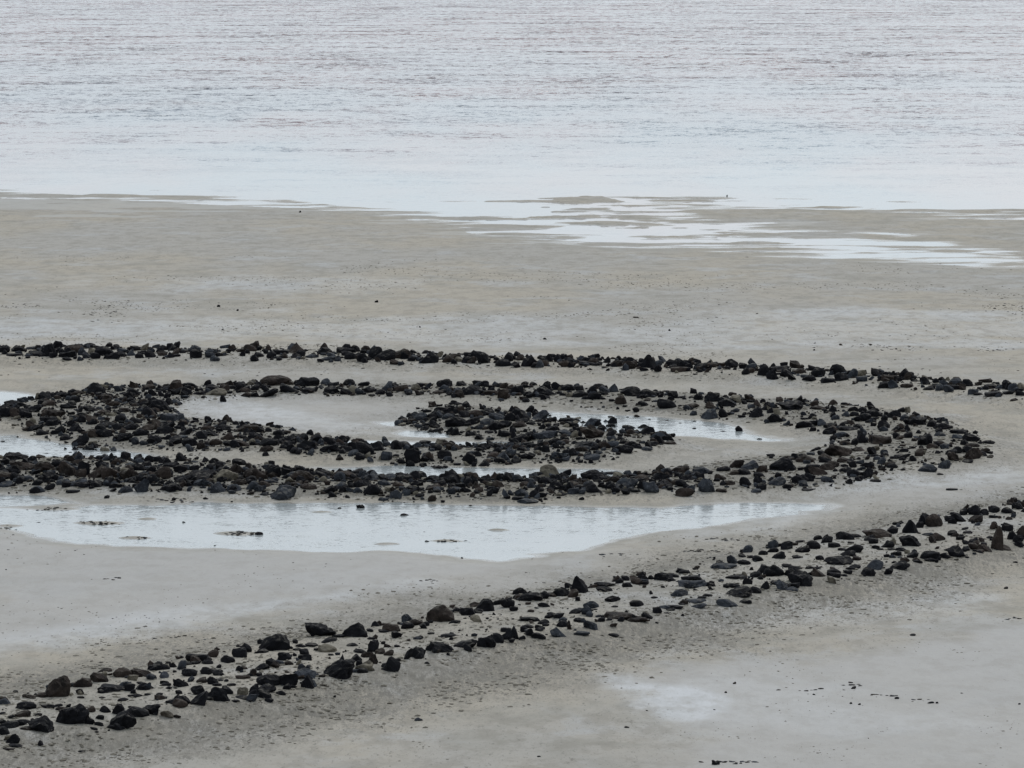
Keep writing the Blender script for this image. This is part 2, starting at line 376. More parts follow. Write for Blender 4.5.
# ------------------------------------------------------------------ rocks
def ico(n):
    import bmesh
    bm = bmesh.new(); bmesh.ops.create_icosphere(bm, subdivisions=n, radius=1)
    v = np.array([q.co[:] for q in bm.verts]); f = np.array([[q.index for q in p.verts] for p in bm.faces]); bm.free()
    return v, f
ICO = {n: ico(n) for n in (1, 2, 3, 4)}
def rock_verts(w, d, h, shape, lod, seed):
    r = np.random.default_rng(seed)
    v = ICO[lod][0].copy()
    ncut = {'r': 9, 'a': 13, 'f': 10, 'p': 10, 'u': 9}[shape]
    lo = {'r': .58, 'a': .40, 'f': .52, 'p': .55, 'u': .6}[shape]
    for k in range(ncut):
        n = r.normal(size=3); n /= np.linalg.norm(n); o = r.uniform(lo, .92)
        s = v@n - o; m = s > 0
        v[m] -= np.outer(s[m], n)*.96
    if shape == 'f': v[:, 2] = np.clip(v[:, 2], -.7, r.uniform(.35, .55)+.1*v[:, 0]*r.uniform(-1, 1))
    if shape == 'p':
        t = np.clip((v[:, 2]+1)/2, 0, 1); k = 1-.72*t
        off = r.uniform(-.3, .3); v[:, 0] = v[:, 0]*k + off*t; v[:, 1] *= k
    if shape == 'u':
        t = (v[:, 2]+1)/2; v[:, 0] = v[:, 0]*(1-.45*t) + .35*t
    for nw, fr, am in ((5, 2.2, .085), (7, 5.0, .045), (9, 10., .024)) if lod > 2 else ((5, 2.2, .10), (6, 4.5, .06)):
        k = r.normal(size=(nw, 3)); k *= fr/np.linalg.norm(k, axis=1)[:, None]*r.uniform(.7, 1.3, (nw, 1))
        n = np.abs(np.sin(v@k.T + r.uniform(0, 6.28, nw))).sum(1) - .64*nw
        v *= (1 + am*{'r': .8, 'a': 1.35, 'f': 1, 'p': .8, 'u': .6}[shape]*n)[:, None]
    if shape in 'ar': v[:, 0] += v[:, 2]*r.uniform(-.45, .45)
    if shape == 'a': v[:, 2] += v[:, 0]*r.uniform(-.4, .4)
    if shape in 'af':
        q = r.uniform(-.45, .45); cq, sq = math.cos(q), math.sin(q); v[:, 0], v[:, 2] = v[:, 0]*cq*1.2 - v[:, 2]*sq*.7, v[:, 0]*sq*.6 + v[:, 2]*cq
    lowz = np.quantile(v[:, 2], .34)      # the lower third sits in the sand
    v = v[:]; v[:, 2] = np.where(v[:, 2] < lowz, lowz + (v[:, 2]-lowz)*.45, v[:, 2])
    mn, mx = v.min(0), v.max(0)
    v = (v-(mn+mx)/2)/(mx-mn)
    v[:, 2] += .5
    a = r.uniform(-.35, .35); c, s = math.cos(a), math.sin(a)
    v = v*np.array([w, d, h])
    x, y = v[:, 0]*c - v[:, 1]*s, v[:, 0]*s + v[:, 1]*c
    v[:, 0], v[:, 1] = x/max(np.ptp(x), 1e-6)*w, y
    return v

TILES = [
('F', 0, 320, 4, '15,130,50,30 70,127,60,28 55,163,70,12,kf 150,165,80,24 192,150,60,55,ka,F1 245,110,50,20 290,132,85,38,br 360,112,50,22 270,168,75,28,kf 347,170,42,24,g 415,158,80,40 435,108,30,20 455,170,45,22 483,163,50,24 490,130,50,18,gf 600,156,48,24 650,120,42,22 692,122,42,22 650,145,45,22,b 680,163,35,25,kp 775,124,58,26,g 782,168,52,38,kr,F2 850,130,50,16,kf 877,165,32,16 915,128,28,14,kf 970,160,24,22 1000,125,55,30 965,128,40,14,bf 130,118,60,14,gf'),
('F', 256, 320, 4, '10,122,30,22 47,122,28,26,kp 12,155,40,20 98,138,66,22,kf 165,132,70,44,bp,F3 62,172,42,32 115,165,28,24,ba 160,152,50,20 272,135,72,28 225,163,55,16,gf 290,178,60,20,g 358,132,82,26,kf 375,162,50,34 430,130,30,16 475,155,60,50 512,178,95,46,kr,F4 590,155,75,42,br 620,168,40,22 695,172,72,46 765,186,46,30,br 790,155,60,22,br 895,155,74,32 912,192,58,48 858,190,48,30,br 990,198,66,32 1010,165,40,30 440,175,30,14,tf'),
('F', 512, 320, 4, '20,152,32,22 70,192,70,45,kr,F5 15,190,35,14,kf 125,190,55,28,br 148,168,34,34,kp 188,168,44,34 235,170,60,22 285,172,44,26 325,178,50,28,br 378,172,34,28,kp 418,186,50,28 465,180,46,34 468,213,56,35 548,192,70,56,kp,F6 637,186,58,30 695,192,62,34,ka 672,226,80,22,bf 758,224,66,36 745,190,40,28,kp 805,190,52,20,bf 880,190,54,36 925,195,40,26 935,235,36,30 965,205,50,28,br 1005,240,50,50 215,190,60,28,br 300,195,70,18,kf'),
('F', 768, 320, 4, '15,248,46,44 40,205,100,24,kf 75,246,48,36 125,212,60,22,br 165,250,60,28 205,228,62,42 283,220,72,46,kr,F7 240,262,60,20,kf 295,258,60,36 365,225,60,26,tr 375,250,50,22,gf 438,225,52,36,ka 490,245,75,28,bf 470,278,60,30 570,235,32,28,kr,F8 630,257,46,32 655,276,36,18 560,272,60,18,bf 672,252,30,20 705,266,46,28,gr 750,260,56,30,gr 755,282,70,20,kf 800,265,45,30 870,252,60,18,bf 895,275,60,22 965,278,38,38,kr,F9 935,275,50,18,g 960,298,50,16 905,318,78,22,kf 985,328,36,12 1012,305,40,24 1010,278,50,14,kf 720,298,70,12,kf 645,288,50,12 840,305,40,12'),
('S', 256, 320, 4, '72,262,130,44,br,S1 205,265,100,40,kr 278,262,40,30,gr 372,262,54,28 432,264,50,18,kf 45,312,90,40,ka 135,306,80,40,ka 205,292,60,24 295,306,70,34,ka 362,298,56,26 415,312,44,28,g 450,305,40,26 495,296,46,24 580,286,64,28 650,305,42,26,a 685,264,50,14,tf 755,268,66,34,kr,S2 822,264,44,20 898,264,70,24,kf 855,312,95,42,kr,S3 970,270,60,20 940,308,70,20,bf 728,303,50,16 1010,316,50,24'),
('S', 512, 320, 4, '20,320,56,40 142,328,90,42,kr,S4 50,264,34,16 85,264,34,18 135,282,44,40 175,280,40,34 222,283,64,28 320,300,52,40 265,325,60,30 330,338,60,30 368,290,36,20 345,275,50,22 480,305,85,42,ka,S5 545,308,70,34 435,345,50,40,br 525,355,44,22 623,358,84,42,kr,S6 595,310,24,20 675,314,40,12,f 748,320,40,28 800,328,68,40 790,393,72,44,gr,S7 845,386,40,38 865,350,84,34 855,318,30,20 905,330,60,24 950,330,50,14 975,390,60,44,kr,S8 715,362,70,20,bf'),
('S', 0, 320, 4, '705,280,56,42,br 745,300,46,34 848,282,60,26 945,274,70,28 862,316,100,30,tr,S9 893,330,28,30 985,310,50,20,b 800,300,60,18 980,290,44,20,b'),
('M', 0, 320, 4, '382,298,72,50,kr,M1 178,318,58,34 592,278,60,24 480,285,40,20 640,365,100,60,ka,M2 585,388,50,44 478,408,48,32,kr,M3 682,405,84,34,gr,M4 530,300,60,30 60,350,110,30,ka 20,405,70,44,ka 100,395,60,40,ka 210,400,100,44,ba 240,310,60,22 295,330,50,26 360,365,70,24,a 325,395,50,26 320,500,70,50,ka,M5 300,445,60,34 205,425,60,40,a 310,300,60,20 130,370,70,34,ka 60,400,60,40,ba 20,370,50,34,a 140,440,60,30,a 170,460,60,26,a 235,455,60,34,a 260,480,50,26 420,320,60,24,b 450,345,60,24,a 540,345,60,26,a 410,380,60,22,b 430,430,70,30,a 90,330,50,24,g 500,365,50,16,b 580,345,50,26,a 270,355,70,20,kf 190,345,60,26 370,415,60,30,b 540,415,60,26 620,420,60,26,a'),
('I', 0, 320, 4, '890,440,66,24,kr,I1 805,475,50,34 990,448,100,30,bf 960,515,80,30,br 760,505,70,34 690,500,70,38,a 610,495,70,40,a 735,420,40,24 420,470,80,36,a,I2 500,485,70,36,a 555,465,60,32,a 660,455,70,34,a 740,460,60,30,a 850,465,60,34,a 860,500,60,26,b 910,480,60,28,b 520,440,60,30 590,440,60,26,b 380,470,60,36,b 470,440,50,30 575,500,40,20,g 400,440,50,28 830,440,60,20 920,505,60,24,a'),
('I', 256, 320, 4, '235,488,72,34,kr,I3 50,448,30,20 90,462,50,24 10,450,50,28,a 210,530,100,44,ka 340,500,80,40,a 295,540,90,36,a 120,495,90,36,a 440,545,80,54,ka 490,522,60,40,a 560,518,50,40,kr,I4 515,488,30,24,g 520,555,50,40,ga 625,565,70,62,ka,I5 755,555,60,40 790,520,70,36,b 850,570,60,54,ka,I6 690,555,44,36,b 912,575,50,26 950,555,60,28 995,560,60,36,g 985,520,80,30,a 675,500,60,20,f 38,545,30,20 335,560,34,18 130,530,80,34,a 50,505,80,36,a 40,530,60,26,b 390,520,60,36,a 590,510,60,26,a 750,500,50,24,b 910,515,60,24 720,520,50,26 165,478,60,26,a 300,500,60,36 360,530,70,30,a 155,535,36,20,t 0,480,60,34,a 390,545,50,24,g'),
('C', 256, 320, 4, '655,402,66,34,gr,C1 612,384,24,20 585,392,40,14 600,408,50,14 765,380,100,34,ka 720,395,70,38,ka 800,424,90,44,kr,C2 715,420,50,20 860,420,70,34,a 890,436,50,22 960,440,80,38,ka 1000,462,44,28 965,400,70,30,g 910,378,50,22 1015,405,50,34 840,390,60,30,a 880,400,60,30,b 925,420,60,26,g 1000,430,50,30,a 770,395,60,24,g 975,385,50,18,a'),
('C', 512, 320, 4, '35,402,80,50,kr,C3 110,400,70,42,gr,C4 320,474,105,60,ba,C5 320,428,80,38,ga 230,408,90,18,kf 395,432,44,20 528,438,54,22,kr,C6 470,438,60,20 590,480,70,34,gr 545,462,60,34 440,552,96,36,kr,C7 370,535,50,30,a 400,510,60,30,g 320,562,70,28,gr 190,560,80,30,ga 275,535,60,24,b 290,510,90,28,a 130,475,120,28,ga 45,478,90,44,ka 110,520,50,22,a 225,545,50,24 500,515,50,18 560,512,50,20 630,498,60,14,kf 120,440,30,20,kp 220,460,80,24,g 10,500,50,30,a 160,440,60,22,a 30,440,60,28,b 200,500,60,24,b 470,500,40,18 540,528,50,18,g 45,520,40,20 20,555,40,20 240,430,60,26 600,460,40,18'),
('R', 768, 320, 4, '90,360,110,38,ka,R1 30,410,60,36,ka 16,352,24,16 150,432,80,30,a 190,424,60,26,a 205,360,60,16,b 262,368,44,30,p 262,390,30,26 340,368,44,24 380,370,36,24 380,405,70,34,kr 425,388,70,34 505,390,60,32,kr,R2 465,434,54,36,ka,R3 320,446,80,18,kf 245,455,64,32,ka 315,416,36,14 545,402,40,26,g 575,396,30,20 600,420,80,36,ka 655,428,40,30 700,438,70,30,a 765,455,80,20,kf 815,486,70,38,ka,R4 820,508,60,18 885,496,50,16 515,474,34,28 560,472,40,26 525,450,50,16 380,492,48,52,ka 345,500,36,30 450,498,95,38,bf 630,502,64,52,ka,R5 690,502,50,20,b 605,545,38,28 540,555,70,24,ka 470,545,30,16 545,528,40,16 498,592,48,20 640,608,80,34,gr,R6 705,595,56,38,gr 280,545,120,52,ba,R7 360,525,60,20,b 345,385,40,20 690,465,50,20,g 760,475,50,20,g 800,530,50,30 860,545,40,24 870,530,40,20,b 290,470,60,24,g 310,500,50,20,b 250,432,60,22 820,558,90,50,ba,R8 750,575,60,40,ba 800,572,50,16 890,552,30,14 230,570,50,24 430,548,40,12 150,570,80,32,b 85,555,60,10,f 680,535,24,14 360,435,44,20 400,412,24,14'),
('R', 768, 320, 4, '415,580,20,14 335,575,40,16,b 260,590,60,28,b 300,570,50,22 540,602,24,10 690,620,28,8 735,540,50,26 660,515,50,22,b 720,510,40,16'),
('W', 768, 320, 4, '60,602,110,54,kr,W20 35,670,80,36,gr,W21 130,655,74,36,ka 165,645,56,36,ka 240,650,60,26,g 345,628,56,34,kr 400,634,46,46,ka,W22 425,648,56,12,f 165,684,60,10,f 200,620,80,40,ba 240,600,70,30,b 310,610,50,26 365,640,40,20 180,595,60,18,f 90,560,50,10,f 230,560,60,30,b'),
('W', 0, 320, 4, '60,560,100,30,a 90,600,120,40,ba,W1 170,612,100,50,ba 270,626,80,62,ba,W2 335,622,50,60,ka 390,632,80,50,ba 460,580,44,28,br 440,636,80,50,ba 500,642,70,50,ba 555,602,50,32 605,612,40,30 645,637,74,52,br,W3 680,592,70,26 850,598,60,28 895,645,110,50,ta 790,645,130,48,ka,W4 940,622,70,50,ba 1000,634,60,44,br 955,582,60,30 20,665,60,26,g 150,680,60,28,g 100,650,70,26,g 290,692,60,14,f 385,675,50,30 445,672,72,28,gr,W5 500,692,62,30,gr 565,690,66,58,ga,W6 680,690,95,38,ka 805,676,100,36,ga 870,692,70,46,ga,W7 935,686,60,30,ga 1005,682,50,34,g 200,640,70,30,a 30,580,60,34,a 120,570,60,24,a 20,640,60,30,b 230,590,60,34,a 300,590,60,34,b 420,600,60,34,a 530,640,50,40,b 590,650,60,30,a 720,610,60,34,a 760,640,60,30,b 250,660,60,26,g 320,665,60,28,g 60,620,50,24,a 580,640,50,30,b 730,650,60,24,a 960,660,60,26,b 510,610,50,34,b'),
('W', 256, 320, 4, '15,637,64,48,br 70,632,66,54,ka,W8 125,614,42,38,ka 180,645,104,46,br,W9 260,627,80,32,a 355,636,100,34,br 392,622,80,30,ka 100,712,122,62,ga,W10 210,685,70,26,b 290,695,80,36,ka 330,680,60,30,ga 460,642,90,30,ga 535,642,54,30,g 465,700,74,48,ka,W11 555,704,60,40,ga 510,715,50,16,gf 375,692,36,20,g 595,644,74,32,kr 655,630,60,28 700,645,70,26,a 785,654,76,60,ka,W12 855,630,60,24 850,655,50,34,a 620,690,60,26,a 700,680,80,28,ba 935,705,28,32 1000,710,34,40,ga 1012,642,46,32,g 915,655,50,34,a 970,670,50,30,b 30,670,60,26,b 265,648,44,26,t 440,665,60,26,a 515,665,60,26,g 570,675,50,24,b 640,665,60,24,a 740,665,50,24 790,690,60,24,g 840,690,50,24,a 890,690,40,22,b 410,650,50,26,b 60,655,60,20,g 10,690,40,30,g 155,665,60,16,b 655,700,40,16'),
('W', 512, 320, 4, '95,634,60,30 155,632,88,58,tr,W13 218,626,42,32,kr 135,655,52,32 325,640,104,42,kr,W14 400,620,80,14,kf 465,624,36,24,g 598,612,52,38,br 593,642,78,34,ka 673,614,78,34,br 762,616,80,32,gr 848,606,60,24 900,592,60,36,b 955,598,80,38,gr,W15 1000,610,50,30,a 450,692,124,52,ga,W16 312,700,72,46,kr,W17 555,695,68,50,ga 688,706,84,38,br 783,690,82,60,ga,W18 620,672,90,34,ka 735,625,60,20 40,705,60,36,ga 65,732,90,20,gf 215,685,80,26,a 520,645,64,28,b 382,700,30,20,t 278,714,24,14 932,672,46,40,kr,W19 975,690,50,18,g 985,657,40,40,ka 835,640,50,26 890,620,50,24,b 25,647,50,30,g 190,705,50,12,t 400,650,60,26,b 700,640,60,24,a 660,660,50,24,b 530,670,50,24,b 870,660,50,20,b 180,665,60,24,a 250,665,60,24,b 60,670,60,26,b 110,690,40,20,a 600,690,40,20,b 840,690,50,16,f 930,620,60,26 990,630,50,24'),
('N', 0, 576, 4, '225,485,115,90,br,N1 330,445,80,42,br 395,425,78,38,br 418,390,60,22,b 440,465,110,32,kf,N2 407,470,36,20 485,405,76,40,br 560,404,90,36,br 625,378,60,38 660,375,40,24 692,366,36,20 580,456,84,34,kp,N3 532,470,24,20 490,502,46,12 605,415,44,26,g 795,340,110,34,kf 850,325,50,32,b 910,350,60,34 958,325,64,42 977,305,58,42,kr,N4 828,352,50,20 757,402,66,34 845,390,94,22,kf 725,445,68,38,ka,N5 975,374,32,16 970,412,64,18,f 1010,400,34,30 660,440,50,14,f 638,478,30,12 715,470,32,18 870,420,50,12,f 868,440,40,14 905,422,20,12 970,476,46,34,tr,N6 975,495,84,12,f 875,502,100,62,ka,N7 905,472,56,36,ka 790,475,60,40 788,522,88,60,ka 828,526,50,16 720,556,64,40,br 735,510,50,34 705,515,60,30 600,556,92,46,ka,N8 555,586,84,46,kr 365,545,34,28 418,547,50,30,p 490,614,110,84,ka,N9 460,615,80,22,f 350,592,60,28 398,575,36,20 395,600,40,18 285,646,142,92,ka,N10 160,632,110,68,ka,N11 375,668,32,14 190,530,60,18 165,490,60,22,b 250,540,60,18 100,535,90,36 90,563,66,28 85,597,66,26 35,610,80,36 50,675,60,42,ka 15,650,50,34 18,508,44,28 45,570,34,18 150,560,40,14 35,700,50,14,f 163,692,26,26 110,640,70,20,bf 320,470,36,24 322,490,30,12 1015,470,40,40 1012,518,36,26 8,555,30,12'),
('N', 0, 576, 4, '325,706,30,8 115,490,60,14,b 230,525,40,12 545,485,50,14 590,478,30,10 410,490,30,8 560,432,30,10 675,452,30,12 925,440,40,10 655,492,30,10 10,590,50,20 60,692,60,14 780,355,50,12 740,358,60,8,f 515,412,40,12 385,630,20,8'),
('N', 256, 560, 4, '70,362,132,72,kr,N12 255,308,132,56,ka,N13 395,308,106,64,kp,N14 335,310,70,14,f 220,344,60,20 155,335,24,20 285,370,80,36,tr,N15 385,342,50,14 455,288,30,14 545,285,75,34,br 605,275,56,30 640,262,60,28,b 512,290,50,12 680,268,32,18 740,248,118,74,bp,N16 845,222,66,34 800,208,36,22 915,205,80,54,ka 890,215,44,20 965,180,40,20 1000,192,60,44,ka 795,252,50,12 770,310,70,12,f 645,318,36,10,g 460,318,36,8 508,336,20,14 525,350,30,16 530,382,44,26 495,376,44,24 445,390,56,26,ba 468,420,38,42,ba 430,446,92,46,ta,N17 400,405,48,32,kp 345,427,42,54,kp,N18 330,486,130,82,ka 538,456,84,68,ka,N19 600,397,52,48,ka 645,392,70,50,ka 685,416,24,10 740,372,116,50,ka,N20 835,352,104,38,kr 905,350,46,40 925,361,66,56,ka 970,346,46,40 1005,332,58,52,ka 115,402,62,36 70,425,40,30 130,420,40,20,b 25,440,60,30 190,400,60,24,kf 195,475,92,48,ga,N21 205,528,56,56,ka 130,506,82,56,ka 50,502,102,52,kr,N22 30,537,100,40,ka 100,545,44,20 30,583,68,40,kr 315,556,14,10 650,644,36,16,gr 20,372,60,16 165,362,40,12 290,330,70,12 180,350,50,12 700,297,30,10 870,232,40,10,f 560,403,40,16 720,380,40,16,b 380,430,30,14,b 265,468,30,12 420,372,60,14 10,465,30,18'),
('N', 512, 530, 4, '10,456,38,56 70,458,32,32,a 40,440,30,20 70,420,44,20 105,440,62,28 110,405,40,20 185,432,68,42,ga,N23 205,388,54,30 230,405,22,38,ba 270,370,50,22 315,397,62,38,ga 65,366,98,18,kf,N24 125,375,50,20 128,310,52,22 75,330,30,12 30,262,60,34,ka 70,285,112,38,kr 125,275,60,34 195,264,74,40,kr 230,235,40,26 245,270,46,36 275,252,82,72,kp,N25 318,314,68,34,gr,N26 403,288,68,28,ka 255,335,56,22 185,346,24,14 375,228,94,22,kf 430,214,34,22 370,247,72,20 500,217,62,38,ba 555,198,24,18 460,228,44,20 530,219,40,18 612,207,94,40,ka,N27 645,190,50,16,f 500,307,60,27,kr 582,334,40,28 430,358,130,14,bf 355,368,36,20 480,360,46,26 455,348,30,28,p 540,355,50,28 500,382,102,18,bf,N28 435,380,30,22 388,384,30,10 405,430,50,14 280,428,70,18,gf 645,315,80,12,f 670,262,72,34,gr 725,233,122,34,gf,N29 715,205,90,22,f 735,300,90,20,gf 745,314,70,12,g 780,278,40,12 862,311,92,36,gr 905,277,124,46,ka,N30 935,295,54,20 975,255,50,30 880,232,70,20,kr 900,198,90,12,f 890,185,20,10 880,133,46,36,ga,N31 850,156,110,24,gf 920,112,34,18 930,138,56,20 985,126,50,26 955,112,30,14 1005,100,40,20 1005,172,70,38,ka 1012,242,40,38,ka 975,190,50,26 580,376,16,8 682,345,16,12 570,278,30,8 20,275,40,20 160,340,40,10 635,325,40,10 680,300,30,10 760,290,40,10 830,140,40,14 155,265,60,12,b 610,316,50,10,g 410,310,30,8 690,175,50,10 740,155,26,14,b'),
('N', 768, 470, 4, '25,426,92,52,kr,N32 45,355,60,32 20,330,50,20 75,320,50,36,ka 120,355,50,14 140,330,62,30 183,316,60,36,kr 200,280,36,20 235,290,50,30 265,312,52,22 310,280,78,36,kr 408,282,50,24 440,272,122,40,br,N33 500,256,46,34,ka 570,252,68,56,kp,N34 607,232,34,30 625,218,46,42 668,227,72,54,br 475,310,64,32,kp 572,304,92,46,ka 535,325,50,18 345,330,80,34 320,345,66,26 285,379,122,36,kf,N35 355,362,40,20 208,360,36,20 78,390,50,16 135,466,106,68,ka,N36 205,442,72,38,ba 265,438,60,22,kf 265,415,60,24 320,420,40,18 400,432,68,36,ka 350,395,50,18 428,400,76,44,gr,N37 525,412,92,32,kr 580,352,50,28 648,363,86,36,kr 710,355,48,26 757,357,77,48,ka,N38 548,368,40,20 675,382,16,16 738,262,42,22 682,283,60,34,br 773,280,36,24 770,208,80,42,ka 735,207,56,28 833,207,60,30,b 828,178,58,44,kr,N39 865,180,40,26 905,172,50,32 905,192,46,14 965,170,60,28 1000,158,50,30 985,132,60,14,kf 905,230,26,26,b 916,320,54,100,bu,N40 960,245,52,38 1012,278,46,54,br,N41 887,272,28,14 870,332,64,32,ba 830,320,60,30,br 820,295,40,20 848,340,40,14,b 848,361,32,14 790,325,34,16 940,320,76,22,ba 55,500,60,44,ga 97,505,62,20,gr 100,470,60,24,kf 45,462,70,22 168,396,40,12 195,398,36,12 952,476,18,10 580,662,26,7 110,400,60,10 330,400,40,12 540,380,40,14 800,255,40,10 790,240,30,10 640,260,50,10,g 495,322,40,10 600,385,40,14 650,370,50,10 305,450,30,10 350,270,50,16 965,200,30,14,b 1015,300,40,12 720,330,30,12 990,372,22,8 300,322,40,10 450,320,30,10 130,300,40,12 585,290,30,10'),
('P', 0, 480, 2, '721,59,18,11,ka,P1 808,74,19,8,kr,P2 680,60,12,6 368,88,9,6 517,109,18,10,kr,P3 855,124,11,6 847,107,11,4 213,37,10,6 347,41,9,5 411,38,9,4 75,88,12,4 940,53,8,4 570,66,6,3 745,105,7,3 205,74,6,3 642,106,14,3,f 430,133,6,3 924,157,5,3 407,96,5,3 795,100,5,3 12,180,3,2'),
('P', 512, 320, 4, '908,446,32,24,kr,P4 728,440,18,10 845,450,24,8 990,480,24,8,g 670,418,24,8 400,395,34,12,a 500,390,24,12 620,405,16,6 860,398,12,8 460,392,14,6 730,408,12,6 550,400,14,6'),
('P', 0, 320, 4, '262,522,18,14,kp,P5 8,492,22,10 70,470,10,6 85,508,12,6 182,540,28,8 220,552,30,8 280,535,20,8 310,535,16,8 427,713,24,13,kr,P6 695,720,18,12 823,715,24,10 490,318,10,4 927,718,10,6'),
('P', 0, 150, 2, '753,305,8,5 437,314,7,5 600,125,5,4 475,322,5,4 445,360,5,3 840,355,4,3'),
('P', 512, 150, 2, '66,379,8,4 315,362,5,4 248,336,12,3,bf 430,93,3,4'),
('P', 512, 576, 2, '445,216,8,5 428,234,6,4 408,378,17,11,ka,P7 802,120,12,4 230,304,11,4 54,362,8,3 683,226,12,6 770,246,10,5 695,258,6,4 678,256,6,4 838,255,14,4 850,255,6,4 405,268,5,2 270,270,5,2 604,238,6,3 900,235,6,2 1015,257,5,3'),
('P', 768, 320, 4, '291,102,14,8 411,101,12,6 187,94,10,4 185,122,8,6 735,682,50,5,f')]
RK = []
for key, ox, oy, sc, txt in TILES:
    for q in txt.split():
        p = q.split(','); x, y, w, h = [float(t) for t in p[:4]]
        fl = p[4] if len(p) > 4 else 'k'; sh = 'r'; tone = 'k'; lm = p[5] if len(p) > 5 else None
        for c in fl:
            if c in 'kbgt': tone = c
            if c in 'rafpu': sh = c
        RK.append(dict(x=ox+x/sc, y=oy+y/sc, w=w/sc, h=h/sc, tone=tone, sh=sh, key=key, lm=lm))
RK.sort(key=lambda r: -(r['w']*r['h'] + (1e5 if r['lm'] else 0)))
def hits(x, y, z):
    a = (x-512)/F; b = -(y-384)/F; k = (z-H)/(-ST+b*CT)
    return a*k, (CT+b*ST)*k
qx = np.array([r['x'] for r in RK]); qy = np.array([r['y'] for r in RK]); zg = np.full(len(RK), .1)
for _ in range(5):
    PX, PY = hits(qx, qy, zg); zg = np.maximum(ground_z(PX, PY), -.03)
P0 = list(zip(PX.tolist(), PY.tolist(), zg.tolist()))
